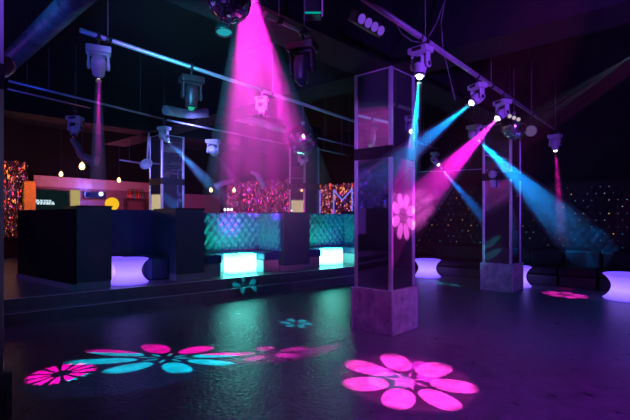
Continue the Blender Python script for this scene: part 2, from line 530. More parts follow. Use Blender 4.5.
partition(4.25, 5.0, DEP, 'purple-lit booth partition between the two tufted booths with aqua tables', 1.69)
partition(7.15, 7.7, DEP, 'booth partition at the far end of the row, mostly hidden behind the middle column')
# low wall running off to the left from the first partition
q0 = F(-0.06, 0.07); q1 = Vector((-6.05, 8.95, 0)); uq = (q1 - q0).normalized(); nq = Vector((-uq.y, uq.x, 0))
if nq.y < 0: nq = -nq
t = empty('booth_screen', q0 + Vector((0, 0, PH)), math.atan2(uq.y, uq.x), 'long black screen wall running back left from the nearest booth partition', 'screen')
inv = t.matrix_world.inverted()
MB().prism([inv @ q0, inv @ q1, inv @ (q1 + nq * .12), inv @ (q0 + nq * .12)], 0.1, TOP - PH - 0.012).build('panel', M['black_vinyl'], t)
MB().prism([inv @ q0 + nq * .02, inv @ q1 + nq * .02, inv @ (q1 + nq * .1), inv @ (q0 + nq * .1)], 0.0, 0.1).build('kickplate', M['kick'], t)

def booth(t0, t1, m_leather, label_s, TOP=1.68):
    """U-shaped banquette: seats along both partitions and the back, tufted back panels"""
    t = empty('banquette', F(t0, 0, PH), ang, label_s, 'bench', 'booth banquettes'); inv = t.matrix_world.inverted()
    def pr(pts, z0, z1, nm, m, bev=0.0):
        mb = MB().prism([inv @ p for p in pts], z0 - PH, z1 - PH)
        if bev:
            bmesh.ops.bevel(mb.bm, geom=list(mb.bm.edges), offset=bev, segments=3, affect='EDGES', profile=0.5)
        return mb.build(nm, m, t)
    sw = 0.46
    g = 0.02
    for (a_, b_) in ((t0 + g, t0 + sw), (t1 - sw, t1 - g)):
        pr([F(a_, 0.16), F(b_ - .03, 0.16), F(b_ - .03, DEP - sw), F(a_, DEP - sw)], PH, PH + 0.27, 'seat_base', M['kick'])
        pr([F(a_, 0.12), F(b_, 0.12), F(b_, DEP - sw), F(a_, DEP - sw)], PH + 0.27, PH + 0.45, 'seat_cushion', M['seat'], 0.04)
    pr([F(t0 + g, DEP - sw), F(t1 - g, DEP - sw), F(t1 - g, DEP - 0.1), F(t0 + g, DEP - 0.1)], PH, PH + 0.27, 'seat_base', M['kick'])
    pr([F(t0 + g, DEP - sw), F(t1 - g, DEP - sw), F(t1 - g, DEP - 0.1), F(t0 + g, DEP - 0.1)], PH + 0.27, PH + 0.45, 'seat_cushion', M['seat'], 0.04)
    zb = PH + 0.46; H_ = TOP - zb + 0.01
    # back panel
    mb = MB(); tufted(mb, inv @ F(t0 + .03, DEP - 0.13, zb), Vector((1,0,0)), Z, Vector((0,-1,0)), t1 - t0 - .06, H_); 
    mb.prism([inv @ F(t0 + .015, DEP - .129), inv @ F(t1 - .015, DEP - .129), inv @ F(t1 - .015, DEP), inv @ F(t0 + .015, DEP)], zb - PH, TOP - PH + .02)
    mb.build('back_panel', m_leather, t)
    # side panels on the partitions
    mb = MB(); tufted(mb, inv @ F(t0 + 0.03, 0.1, zb), Vector((0,1,0)), Z, Vector((1,0,0)), DEP - 0.3, H_)
    mb.prism([inv @ F(t0 + .015, .1), inv @ F(t0 + .03, .1), inv @ F(t0 + .03, DEP - .2), inv @ F(t0 + .015, DEP - .2)], zb - PH, TOP - PH)
    mb.build('side_panel', m_leather, t)
    mb = MB(); tufted(mb, inv @ F(t1 - 0.03, 0.1, zb), Vector((0,1,0)), Z, Vector((-1,0,0)), DEP - 0.3, H_)
    mb.prism([inv @ F(t1 - .03, .1), inv @ F(t1 - .015, .1), inv @ F(t1 - .015, DEP - .2), inv @ F(t1 - .03, DEP - .2)], zb - PH, TOP - PH)
    mb.build('side_panel', m_leather, t)
booth(2.3, 4.25, M['leather'], 'teal diamond-tufted U-shaped booth seat in the centre-left, around the larger aqua glowing table')
booth(5.0, 7.15, M['leather'], 'teal diamond-tufted U-shaped booth seat just left of the middle column')
# plain booth lit violet
t = empty('banquette', F(0.55, 0, PH), ang, 'plain dark navy booth seat glowing blue, behind the violet hourglass tables', 'bench', 'booth banquettes')
inv = t.matrix_world.inverted()
for nm, a_, b_, s_, e_, z0, z1, m in (('seat_base', .57, 1.70, 0.95, 1.25, 0, .27, M['kick']), ('seat_cushion', .57, 1.70, 0.9, 1.25, .27, .45, M['seat']),
        ('side_seat', 1.38, 1.70, .4, 0.88, 0.02, .42, M['seat']), ('back_panel', .56, 1.71, 1.25, 1.3, 0.0, TOP - PH, M['seat'])):
    MB().prism([inv @ F(a_, s_), inv @ F(b_, s_), inv @ F(b_, e_), inv @ F(a_, e_)], z0, z1).build(nm, m, t)

# ------------------------------------------------------------------ glowing tables
def hourglass(loc, label, r=0.36, h=0.47, col='glow_violet'):
    prof = []
    N = 18
    for i in range(N + 1):
        f = i / N
        k = 1 - 0.36 * math.sin(f * PI) ** 0.8
        prof.append((r * k, 0.02 + (h - 0.04) * f))
    prof = [(r * 0.94, 0.0)] + prof + [(r * 0.97, h - 0.008), (r * 0.9, h)]
    o = MB().lathe(prof, n=40).build('hourglass_table', M[col])
    o.location = loc
    return tag(o, label, 'table', 'violet light-up tables')
hourglass(F(0.93, 0.36, PH), 'violet light-up hourglass table nearest the left booth opening')
hourglass(F(0.95, 0.72 + 0.36, PH) if False else F(0.93, 1.09 - 0.36 + 0.02, PH) + Vector((-.0, 0, 0)) if False else F(0.76, 0.78, PH), 'violet light-up table half hidden behind the left booth partition', r=0.2)
g1 = hourglass((3.02, 11.85, 0), 'violet light-up hourglass table just right of the middle column')
hourglass((4.66, 10.2, 0), 'violet light-up hourglass table partly hidden by the right column', r=0.33)
hourglass((6.06, 8.55, 0), 'violet light-up hourglass table at the right edge of the photo', r=0.40, h=0.5)

def cube_table(loc, rz, label, w_=0.42, h=0.45):
    t = empty('cube_table', loc, rz, label, 'table', 'aqua light-up cube tables')
    MB().box((-w_ / 2 + .0, 0, h / 2), (w_ - .006, w_, h), bevel=0.02).build('cube', M['glow_aqua'], t)
    MB().box((w_ / 2 - .0, 0, h / 2), (w_ - .006, w_, h), bevel=0.02).build('cube', M['glow_aqua'], t)
cube_table(F(3.34, 0.42, PH), ang, 'pair of aqua-white light-up cubes forming the table of the centre-left booth', w_=.33, h=.43)
cube_table(F(6.1, 0.5, PH), ang, 'aqua-white light-up cube table in the booth beside the middle column', w_=0.29, h=.43)
# bare point light without a fixture, adds glow near bar and foil
def plamp(name, loc, color, power, r=0.1):
    l = bpy.data.lights.new(name, 'POINT'); l.energy = power; l.color = color; l.shadow_soft_size = r
    o = bpy.data.objects.new(name, l); COL.objects.link(o); o.location = loc

# ------------------------------------------------------------------ pipes
def pipe(a, b, r, label, clamps=()):
    t = empty('lighting_pipe', a, 0, label, 'pipe', 'ceiling pipes')
    b_ = Vector(b) - Vector(a)
    MB().tube((0, 0, 0), b_, r, n=20).build('tube', M['steel'], t)
    for f in clamps:
        p = b_ * f
        MB().tube(p + Vector((0, 0, r)), (p.x, p.y, CEIL - a[2] - 0.01), 0.006, n=8).build('drop_wire', M['cable'], t)
        u = b_.normalized() * 0.03
        MB().tube(p - u, p + u, r * 1.35, n=16).build('collar', M['dark'], t)
PZ = 3.5
def on_right(Y): f = (Y - 4.67) / (9.5 - 4.67); return Vector((1.12 + f * 4.06, Y, PZ))
def on_left(Y): f = (Y - 4.54) / (12.07 - 4.54); return Vector((-2.37 + f * 5.67, Y, PZ))
pipe(on_right(3.0), on_right(9.75), 0.03, 'steel lighting pipe lit purple, running from top centre down to the right', (0.1, 0.26, 0.5, 0.75, 0.97))
pipe(on_left(4.5), on_left(12.2), 0.026, 'steel lighting pipe running from upper left towards the middle column', (0.03, 0.3, 0.6, 0.9))
pipe(Vector((-0.47, 4.14, PZ)), Vector((-0.07, 4.59, PZ)), 0.028, 'short pale lighting pipe at top centre carrying the dark moving heads', (0.3, 0.9))
def thin(a, b, r, label):
    o = MB().tube((0, 0, 0), Vector(b) - Vector(a), r, n=12).build('conduit', M['steel']); o.location = a
    h = (Vector(b) - Vector(a))
    for f in (.2, .8):
        p_ = h * f
        MB().tube(p_, (p_.x, p_.y, CEIL - a[2]), .004, n=6).build('hanging_wire', M['cable'], o)
    tag(o, label, 'pipe', 'thin ceiling conduits')
thin(P(9, 81, 6.2), P(164, 119, 8.6), 0.018, 'upper of the two thin conduits at far left above the bar')
thin(P(8, 89, 6.5), P(90, 108, 7.9), 0.014, 'lower of the two thin conduits at far left above the bar')
thin(P(167, 120, 8.6), P(285, 144, 11.5), 0.02, 'thin silvery conduit left of the hanging mirror ball')
thin(P(85, 123, 9.5), P(165, 135, 11.5), 0.02, 'short purple-blue conduit behind the leftmost lamps')
thin(P(318, 138, 10), P(356, 147, 11.2), 0.02, 'upper teal conduit between mirror ball and middle column')
thin(P(318, 149, 10), P(347, 155, 11.2), 0.018, 'lower teal conduit between mirror ball and middle column')
thin(P(120, 160, 11), P(160, 166, 13), 0.02, 'far conduit over the bar, near the round fan')
thin(P(418, 172, 10.2), P(484, 169, 9.6), 0.009, 'slack orange-lit cord strung towards the right column')

# big round duct, top left
t = empty('spiral_duct', P(2, 68, 6.7), 0, 'round spiral duct lit blue, slanting across the top left corner', 'duct')
da = Vector((0, 0, 0)); db = P(88, -12, 4.4) - P(2, 68, 6.7)
mb = MB(); u_ = db.normalized(); L_ = db.length; Q = u_.to_track_quat('Z', 'Y').to_matrix().to_4x4()
prof = []
k = 0; zz = 0
while zz < L_:
    prof.append((0.105, zz)); prof.append((0.105, zz + 0.06)); prof.append((0.128, zz + 0.08)); zz += 0.1
mb.lathe(prof, n=28, mat=Q); mb.build('duct_tube', M['duct_dark'], t)
MB().lathe([(0.08, -0.05), (0.138, -0.04), (0.138, 0.0), (0.11, 0.01)], n=28, mat=Q).build('end_collar', M['trim'], t)

# flexible ducts behind
def flex(name, pts, r, label, m):
    base = pts[0]
    mb = MB()
    # smooth path
    sm = []
    K = len(pts)
    for i in range(K - 1):
        p0 = pts[max(0, i - 1)]; p1 = pts[i]; p2 = pts[i + 1]; p3 = pts[min(K - 1, i + 2)]
        for s_ in range(8):
            f = s_ / 8
            sm.append(0.5 * ((2 * p1) + (p2 - p0) * f + (2 * p0 - 5 * p1 + 4 * p2 - p3) * f * f + (3 * p1 - p0 - 3 * p2 + p3) * f ** 3))
    sm.append(pts[-1])
    rings = []
    for i, p in enumerate(sm):
        tg = (sm[min(i + 1, len(sm) - 1)] - sm[max(i - 1, 0)]).normalized()
        q = tg.to_track_quat('Z', 'Y').to_matrix()
        rr = (r(i / (len(sm) - 1)) if callable(r) else r) * (1 + 0.06 * (i % 2))
        rings.append([mb.bm.verts.new(p - base + q @ Vector((rr * math.cos(2 * PI * k / 14), rr * math.sin(2 * PI * k / 14), 0))) for k in range(14)])
    for i in range(len(rings) - 1):
        for k in range(14):
            f = mb.bm.faces.new((rings[i][k], rings[i][(k + 1) % 14], rings[i + 1][(k + 1) % 14], rings[i + 1][k])); f.smooth = True
    mb.bm.faces.new(rings[0][::-1]); mb.bm.faces.new(rings[-1])
    o = mb.build(name, m); o.location = base
    mp = pts[len(pts) // 2]
    top = MB().tube((mp - base), (mp.x - base.x, mp.y - base.y, CEIL - base.z), .005, n=6).build('hanging_wire', M['cable'], o)
    return tag(o, label, 'duct', 'flexible ceiling ducts')
flex('flexible_duct', [P(165, 110, 8), P(190, 114, 8.5), P(215, 113, 9), P(245, 119, 9.6), P(285, 130, 10.5)], 0.085, 'long flexible duct lit green, above the thin silvery conduit', M['duct'])
flex('flexible_duct', [P(72, 139, 10), P(77, 146, 10), P(82, 155, 10), P(90, 160, 10), P(97, 161, 10)], lambda f: 0.06 + 0.06 * f, 'curled pale duct elbow hanging over the bar bulbs', M['duct'])
flex('flexible_duct', [P(216, 187, 12), P(221, 184, 12), P(228, 182, 12.2), P(233, 181, 12.5)], lambda f: 0.1 - 0.06 * f, 'small tapering duct end lit red, above the bar right of the left column', M['duct'])
flex('flexible_duct', [P(251, 172, 11.5), P(257, 175, 11.5), P(261, 181, 11.5), P(265, 187, 11.5)], lambda f: 0.04 + 0.07 * f, 'small flared duct end lit pink, inside the magenta beam', M['duct'])
# dish beside left column
t = empty('fan_dish', P(145, 158, 10.5), 0, 'pale violet half-dish wall fan left of the mirror-clad left column', 'fan')
mb = MB().lathe([(0.02, 0.0), (0.09, 0.02), (0.15, 0.08), (0.145, 0.085), (0.08, 0.035), (0.01, 0.015)], n=24, mat=Matrix.Translation((0, 0, -0.1)) @ Matrix.Rotation(2.4, 4, 'X') @ Matrix.Rotation(0.6, 4, 'Y'))
mb.build('dish', M['duct'], t)
MB().tube((0.05, 0, -0.1), (0.1, 0, 0.7), 0.02).build('stem', M['steel'], t)

# ------------------------------------------------------------------ moving heads
LENS = {}
def lens_mat(col, s):
    key = (col, s)
    if key not in LENS: LENS[key] = emis('lens_glow', col, s)
    return LENS[key]

BEAMS = []
def moving_head(clamp, target, label, scale=1.0, lens=None, ls=8.0, casing=None, beam=None, name='moving_head_light', group='moving head lamps'):
    casing = casing or M['casing']
    t = empty(name, clamp, 0, label, 'stage light', group)
    s = scale
    dv = (Vector(target) - (Vector(clamp) - Vector((0, 0, 0.24 * s + .06)))).normalized()
    yaw = math.atan2(dv.x, -dv.y) if abs(dv.x) + abs(dv.y) > 1e-4 else 0   # local -Y faces target
    Y_ = Matrix.Translation((0, 0, -0.06)) @ Matrix.Rotation(yaw, 4, 'Z')
    tilt = math.acos(max(-1, min(1, -dv.z)))
    # clamp hook
    if abs(clamp[2] - PZ) > 1e-3:
        MB().tube((0, 0, 0.03), (0, 0, CEIL - clamp[2]), 0.012 if clamp[2] > 3.9 else 0.006, n=8).build('drop_rod', M['dark'], t)
    MB().tube((0, 0, -0.06 - 0.055 * s), (0, 0, -0.01), 0.012 * s).box((0, 0, 0), (0.05 * s, 0.075, 0.075), bevel=0.01).build('clamp', M['dark'], t)
    MB().box((0, 0, -0.085 * s), (0.23 * s, 0.16 * s, 0.065 * s), bevel=0.012 * s).build('base', casing, t, Y_)
    MB().box((0, -0.081 * s, -0.085 * s), (0.11 * s, 0.006, 0.036 * s)).build('control_panel', M['dark'], t, Y_)
    yk = MB().box((0, 0, -0.128 * s), (0.19 * s, 0.09 * s, 0.022 * s), bevel=0.006 * s)
    for sx in (-1, 1):
        yk.box((sx * 0.088 * s, 0, -0.195 * s), (0.024 * s, 0.075 * s, 0.15 * s), bevel=0.010 * s)
        yk.tube((sx * 0.075 * s, 0, -0.24 * s), (sx * 0.104 * s, 0, -0.24 * s), 0.04 * s, n=18)
    yo = yk.build('yoke', casing, t, Y_)
    for sx in (-1, 1):
        MB().tube((sx * 0.102 * s, 0, -0.24 * s), (sx * 0.108 * s, 0, -0.24 * s), 0.026 * s, n=16).build('hub_cap', M['dark'], yo)
    vt = MB()
    for k in range(4):
        vt.box((0, -0.071 * s, (0.055 - k * .014) * s), (0.07 * s, 0.012 * s, 0.007 * s))
    vt.box((0, -0.069 * s, .034 * s), (.074 * s, .006 * s, .060 * s))
    H = Y_ @ Matrix.Translation((0, 0, -0.24 * s)) @ Matrix.Rotation(-tilt, 4, 'X')
    hd_ = MB().lathe([(0.035 * s, 0.105 * s), (0.06 * s, 0.09 * s), (0.070 * s, 0.05 * s), (0.072 * s, -0.02 * s), (0.060 * s, -0.07 * s), (0.056 * s, -0.115 * s), (0.048 * s, -0.12 * s)], n=24)
    hd = hd_.build('head', casing, t, H)
    vt.build('vent', M['dark'], hd)
    rg = MB().lathe([(0.052 * s, -0.118 * s), (0.060 * s, -0.11 * s), (0.060 * s, -0.10 * s), (0.05 * s, -0.098 * s)], n=24).build('lens_ring', M['dark'], hd)
    ln = MB().lathe([(0.001, -0.154 * s), (0.018 * s, -0.150 * s), (0.030 * s, -0.136 * s), (0.034 * s, -0.117 * s)], n=20)
    ln.build('lens', lens_mat(lens, ls) if lens else M['screen'], hd)
    if beam:
        col, power, ang_, gb = beam[:4]
        bl = 0.35
        start = H @ Vector((0, 0, -0.175 * s)) + Vector(clamp)
        if len(beam) > 4: BEAMS.append((start, Vector(target), ang_, beam[4], beam[5], label))
        spot('beam', start, target, col, power, ang_, bl, 0.003, gobo=gb, parent=t)
    return t

W_ = (0.85, 0.95, 1.0)

AM = {}
moving_head(on_right(4.67), (1.0, 4.55, 2.2), 'moving head lamp with bright white lens on the purple pipe, closest above the middle column', 1.0, W_, 30, beam=((0, .42, 1), 1700, 9, None, 1.5, 1.25))
moving_head(on_right(5.95), (1.25, 5.6, 2.45), 'moving head lamp second along the purple pipe, throwing a blue beam left', 1.0, W_, 14, beam=((0, .28, 1), 1000, 12, None, .9, 2.2))
moving_head(on_right(6.76), (1.26, 6.12, 1.62), 'moving head lamp third along the purple pipe, throwing a magenta beam left', 1.05, (1, .75, .95), 14, beam=((1, .01, .7), 2400, 16, None, 0.55, 2.6))
moving_head(P(474, 119, 8.2), (5.75, 9.9, 1.3), 'moving head lamp behind the purple pipe, throwing a wide blue beam right', 1.05, W_, 16, beam=((0.0, 0.30, 1.0), 5500, 14, rays(5), 0.45, 4.6))
moving_head(on_left(12.05), (4.7, 11.2, 1.1), 'small moving head lamp at the far end of the left pipe, beside the middle column', 1.2, W_, 8, beam=((0.0, 0.2, 1.0), 1700, 10, None, .45, 3.6))
moving_head(on_right(9.5), (5.45, 9.7, 1.0), 'moving head lamp at the right end of the purple pipe with a thin magenta beam', 1.1, (1, .6, .9), 8, beam=((1, 0, .45), 500, 8, None, .7, 2.0))
moving_head(on_left(4.65), (-3.4, 6.9, 1.5), 'grey moving head lamp hung at the upper left end of the left pipe', 1.05, (1, .8, 1), 9, beam=((1, .0, .7), 420, 5, None, 1.3, 2.7))
moving_head(P(164, 121, 8.5), (-2.0, 10.2, 1.9), 'small blue-lit moving head lamp at the top of the left mirror column', 1.0, (.3, .6, 1), 5, beam=((0, .35, 1), 900, 9, None, .6, 2.4))
moving_head(P(213, 134, 9.8), (-1.95, 12.5, 2.2), 'small blue moving head lamp right of the left column with a faint violet beam', 1.3, (.3, .8, 1), 2, beam=((.5, .05, 1), 500, 5, None, .4, 2.5))
moving_head(P(75, 110, 7.8), (-4.3, 7.0, 0), 'pale moving head lamp pointing down, hung at left above the bar', 1.1)
moving_head(on_left(6.62), (-0.85, 6.3, 1), 'pink-lit moving head lamp on the left pipe inside the wide magenta beam', .85)
moving_head(P(303, 146, 10.5), (-0.3, 10.3, 1), 'small pale moving head lamp just below the centre mirror ball', 1.15)
moving_head(on_left(5.6), (-1.7, 5.8, 0), 'large dark moving head lamp with green-lit lens on the left pipe', 1.25, (0.02, .55, .35), .8, casing=M['dark'])
moving_head(Vector((-0.13, 4.52, PZ)), (-0.25, 4.2, 0), 'large dark moving head lamp on the short pipe right of the wide magenta beam', 1.3, casing=M['dark'])
moving_head(Vector((-0.56, 3.5, 4.0)), (-1.25, 13.0, 1.1), 'moving head lamp near the ceiling throwing the wide magenta beam backwards', 1.0, (1, .5, 1), 20,
            beam=((1, .015, .72), 6500, 25, shafts(), 0.15, 7.6))
# pattern projectors
moving_head(Vector((1.0, 1.2, 4.5)), (0.93, 4.52, 0), 'ceiling lamp above the viewer adding a second ring to the magenta flower', 1.0, beam=((1, .02, .75), 9000, 8.5, flower(5, None, 0.5, 0.05)))
moving_head(Vector((3.4, 3.2, 3.7)), (1.24, 6.1, 1.62), 'lamp at right projecting the magenta flower onto the middle column', 1.0, beam=((1, .12, .8), 17000, 9.5, flower(8, None, .40, .04)))  # added spot, stands in for the third pipe lamp's own flower
moving_head(Vector((1.5, 1.4, 4.5)), (0.90, 4.28, 0), 'ceiling lamp above the viewer projecting the magenta flower nearest the viewer', 1.0, beam=((1, .04, .55), 14000, 15.5, flower(7, None, 0.42, 0.06)))
moving_head(Vector((3.6, 4.7, 3.75)), (-1.68, 4.97, 0), 'ceiling lamp at right projecting the cyan and pink flower on the floor', 1.0, beam=((1, 1, 1), 20000, 10.5, flower(8, ((0.0, .6, .8), (1, .0, .42), .25), 0.3)))
moving_head(Vector((-3.4, 2.6, 4.5)), (-2.58, 4.47, 0), 'ceiling lamp at left projecting the small pink wheel on the floor', 1.0, beam=((1, 1, 1), 9000, 8.6, wheel(12, ((1, .0, .45), (0, .6, .8), .72))))
moving_head(Vector((1.2, 3.3, 4.5)), (-0.28, 6.6, 0), 'ceiling lamp projecting the small cyan flower left of the middle column', 1.0, beam=(AQUA, 4500, 5.5, flower(6, None, .4)))
moving_head(Vector((6.3, 6.2, 4.5)), (5.15, 9.05, 0), 'ceiling lamp projecting the small pink flower on the floor near the right wall', 1.0, beam=(PINK, 7000, 9, flower(7, None, .4, .2)))
moving_head(Vector((5.6, 5.4, 4.5)), (3.2, 10.7, 0), 'ceiling lamp projecting the cyan streak by the table right of the middle column', 1.0, beam=(AQUA, 4000, 6, flower(5, None, .4, .1)))
moving_head(Vector((-0.2, 2.8, 4.5)), (-1.4, 8.9, .3), 'ceiling lamp projecting cyan specks on the step', 1.0, beam=(AQUA, 4500, 4.5, flower(5, None, .3)))
moving_head(Vector((-5.5, 3.6, 3.9)), (-0.55, 5.15, 0), 'ceiling lamp projecting pink petals across the middle of the floor', 1.0, beam=(PINK, 9000, 5.5, flower(5, None, .42)))

# ------------------------------------------------------------------ mirror balls
def mirror_ball(c, r, label, up):
    t = empty('mirror_ball', c, 0, label, 'mirror ball', 'mirror balls')
    bm_ = MB()
    nl = 18
    for i in range(nl):
        a0 = -PI / 2 + PI * i / nl; a1 = a0 + PI / nl * 0.93
        am = (a0 + a1) / 2; k = max(4, int(36 * math.cos(am)))
        for j in range(k):
            b0 = 2 * PI * j / k; b1 = b0 + 2 * PI / k * 0.93
            jx, jy = random.uniform(-.12, .12), random.uniform(-.12, .12)
            pts = []
            for (a_, b_) in ((a0, b0), (a0, b1), (a1, b1), (a1, b0)):
                rr = r * (1 + jx * (a_ - am) + jy * (b_ - b0))
                pts.append(Vector((rr * math.cos(a_) * math.cos(b_), rr * math.cos(a_) * math.sin(b_), rr * math.sin(a_))))
            bm_.quad(*pts)
    bm_.build('mirror_tiles', M['tile'], t)
    MB().ball((0, 0, 0), r * 0.985, 32).build('ball_core', M['dark'], t)
    MB().tube((0, 0, r * .98), (0, 0, r + .06), .03).tube((0, 0, r + .05), (0, 0, up), .004, n=6).build('hanger', M['steel'], t)
mirror_ball(P(303, 140, 7.4), 0.25, 'mirror ball hanging at the centre, left of the middle column', PZ - P(303, 140, 7.4).z)
mirror_ball(P(230, 1, 3.4), 0.165, 'mirror ball at the top edge of the photo beside the wide magenta beam', CEIL - P(230, 1, 3.4).z)
mirror_ball(P(514, 127, 8.8), 0.24, 'dark mirror ball hanging above the right mirror-clad column', CEIL - P(514, 127, 8.8).z)

# ------------------------------------------------------------------ lamp bars, strobes and cans
def lamp_bar(c, u, face, label, nl, r, glow, gap, hang):
    t = empty('lamp_bar', c, 0, label, 'stage light', 'lamp bars')
    u = u.normalized(); face = (face - u * face.dot(u)).normalized(); v = face.cross(u)
    rot = Matrix((u, v, face)).transposed()
    W = gap * nl
    MB().box(-face * .06, (W + .03, r * 2.5, .10), rot, bevel=.012).build('housing', M['dark'], t)
    for k in range(nl):
        p = u * (gap * (k - (nl - 1) / 2))
        q = face.to_track_quat('Z', 'Y').to_matrix().to_4x4()
        MB().lathe([(r * .97, -.012), (r * .95, .004), (r * .7, .014), (.001, .02)], n=20, mat=Matrix.Translation(p) @ q).build('lamp_lens', glow, t)
    MB().tube(-face * .08, (-face.x * .08, -face.y * .08, hang), .012, n=8).build('bracket', M['dark'], t)
pd = (on_right(9) - on_right(4)).normalized()
lamp_bar(P(372, 25, 4.15), pd, Vector((.5, -.75, -.45)), 'bar of four violet round lamps below the purple pipe at top centre', 4, .045, emis('violet_lamp', (.26, .08, .9), .6), .11, CEIL - P(372, 25, 4.15).z)
lamp_bar(P(512, 117, 8.4), Vector((.95, .2, -.28)), Vector((-.2, -.9, -.2)), 'row of four pale round lamps above the right mirror ball', 4, .038, emis('pale_lamp', (.75, .6, .7), .75), .098, CEIL - P(512, 117, 8.4).z - .02)
def par_can(c, face, r, label, glow, up):
    t = empty('par_can', c, 0, label, 'stage light', 'round can lamps')
    q = face.normalized().to_track_quat('Z', 'Y').to_matrix().to_4x4()
    MB().lathe([(r * .35, -r * 2.2), (r * .7, -r * 1.9), (r, -r * .6), (r * 1.04, 0), (r * .94, 0.0), (r * .9, -.02)], n=24, mat=q).build('can', M['dark'], t)
    MB().lathe([(.001, -.012), (r * .5, -.008), (r * .88, -.015)], n=24, mat=q).build('lens', glow, t)
    MB().tube((0, 0, r * 1.0), (0, 0, up), .008, n=8).build('hanger', M['dark'], t)
teal = emis('teal_lamp', (.02, .42, .5), .8)
par_can(P(224, 33, 5.0), Vector((.05, -.15, -1)), .095, 'lower dark can lamp with a teal lens, left of the wide magenta beam', teal, CEIL - P(224, 33, 5.0).z)
par_can(P(224, 17, 5.3), Vector((.05, -.15, -1)), .07, 'upper dark can lamp with a small teal lens, left of the wide magenta beam', teal, CEIL - P(224, 17, 5.3).z)
par_can(P(531, 131, 8.9), Vector((-.35, -.9, -.15)), .12, 'round can lamp facing the viewer, right of the right mirror ball', emis('dim_violet', (.16, .10, .3), .55), CEIL - P(531, 131, 8.9).z)
t = empty('strobe', P(313, 8, 4.1), 0, 'dark strobe box with a violet lamp strip and teal underside at the top edge', 'stage light')
MB().box((0, 0, .02), (.16, .16, .22), bevel=.015).build('housing', M['dark'], t)
sl = MB()
for k in range(7): sl.box((.086, -.03, -.065 + k * .032), (.012, .10, .02), bevel=.004)
sl.build('lamp_strip', emis('strip', (.3, .06, .8), .5), t)
MB().box((0, -.082, -.082), (.15, .006, .016)).build('lower_lamp', emis('teal_strip', (.0, .5, .42), .7), t)
MB().tube((0, 0, .12), (0, 0, CEIL - P(313, 8, 4.1).z), .012).build('bracket', M['dark'], t)
# round lamp near the left edge on the near column
t = empty('round_lamp', P(5, 65, 2.95), 0, 'round pale lamp at the left edge above the mirror column', 'lamp')
MB().lathe([(.02, -.06), (.05, -.05), (.06, 0), (.05, .012), (.001, .014)], n=24, mat=Vector((.25, -.9, -.1)).to_track_quat('Z', 'Y').to_matrix().to_4x4()).build('housing', M['casing'], t)
MB().tube((0, .05, 0), (-.25, .15, 0), .015).build('arm', M['steel'], t)

# ------------------------------------------------------------------ back of the room
def onback(px, off=0.1):
    a_ = A - Vector((-U.y, U.x, 0)) * off
    return isect(Vector((0, 0, 0)), Vector(((px - 315) / 440, 1, 0)), a_, U)
def onright(px, off=0.1):
    return isect(Vector((0, 0, 0)), Vector(((px - 315) / 440, 1, 0)), W0 - R * off, L)
def zat(py, Y): return EYE - (py - 218) / 440 * Y
def slab(name, p, q, z0, z1, th_, m, **kw):
    u = (q - p).normalized(); nn = Vector((-u.y, u.x, 0)) * th_
    c = (p + q) / 2
    base = Vector((c.x, c.y, z0))
    o = MB().prism([p - base * 1 + Vector((0, 0, z0)), q - base + Vector((0, 0, z0)), q + nn - base + Vector((0, 0, z0)), p + nn - base + Vector((0, 0, z0))], 0, z1 - z0).build(name, m, kw.get('parent'))
    if 'parent' not in kw: o.location = base
    return o
p, q = onback(34), onback(149)
o = slab('bar_canopy', p, q, zat(186, p.y), zat(175, p.y), .05, M['plaster']); tag(o, 'long pink-lit canopy board above the bar at far left', 'canopy')
p, q = onback(30), onback(226)
o = slab('bar_back_wall', p, q, PH, 2.62, .03, M['plaster_dark']); tag(o, 'mauve back wall of the bar at far left', 'wall panel')
def screen(px0, px1, y0, y1, label, glow, off=.2):
    p, q = onback(px0, off), onback(px1, off)
    z1, z0 = zat(y0, p.y), zat(y1, p.y)
    t = empty('wall_screen', ((p.x + q.x) / 2, (p.y + q.y) / 2, z0), math.atan2((q - p).y, (q - p).x), label, 'screen', 'screens behind the bar')
    W = (q - p).length
    MB().box((0, 0, (z1 - z0) / 2), (W, .05, z1 - z0), bevel=.01).build('frame', M['dark'], t)
    MB().box((0, -.028, (z1 - z0) / 2), (W - .08, .004, z1 - z0 - .08)).build('display', glow, t)
    return t, W, z1 - z0
t, W, Hh = screen(35, 70, 188, 216, 'large dark screen with white lit lines at its lower left, behind the bar', emis('dark_display', (.003, .010, .011), 1))
wh = emis('white_text', (.6, .8, .9), 1.0)
for k, (dx, dz, ww, hh) in enumerate(((-.25, .30, .5, .045), (-.25, .36, .42, .045), (-.22, .245, .45, .05))):
    mb = MB(); x = -ww / 2
    while x < ww / 2:
        l_ = random.uniform(.05, .11); mb.box((W * dx + x, -.034, dz * Hh + .18), (l_, .004, hh)); x += l_ + .02
    mb.build('menu_line', wh, t)
screen(84, 106, 191, 198, 'narrow dark blue screen behind the bar, beside the blue lamp', emis('blue_display', (.01, .01, .12), 1))
p, q = onback(71, .2), onback(80, .2)
o = slab('lit_panel', p, q, 1.5, zat(190, p.y), .04, emis('yellow_panel', (.75, .62, .22), .55)); tag(o, 'narrow yellow-lit panel right of the large dark screen', 'lit panel')
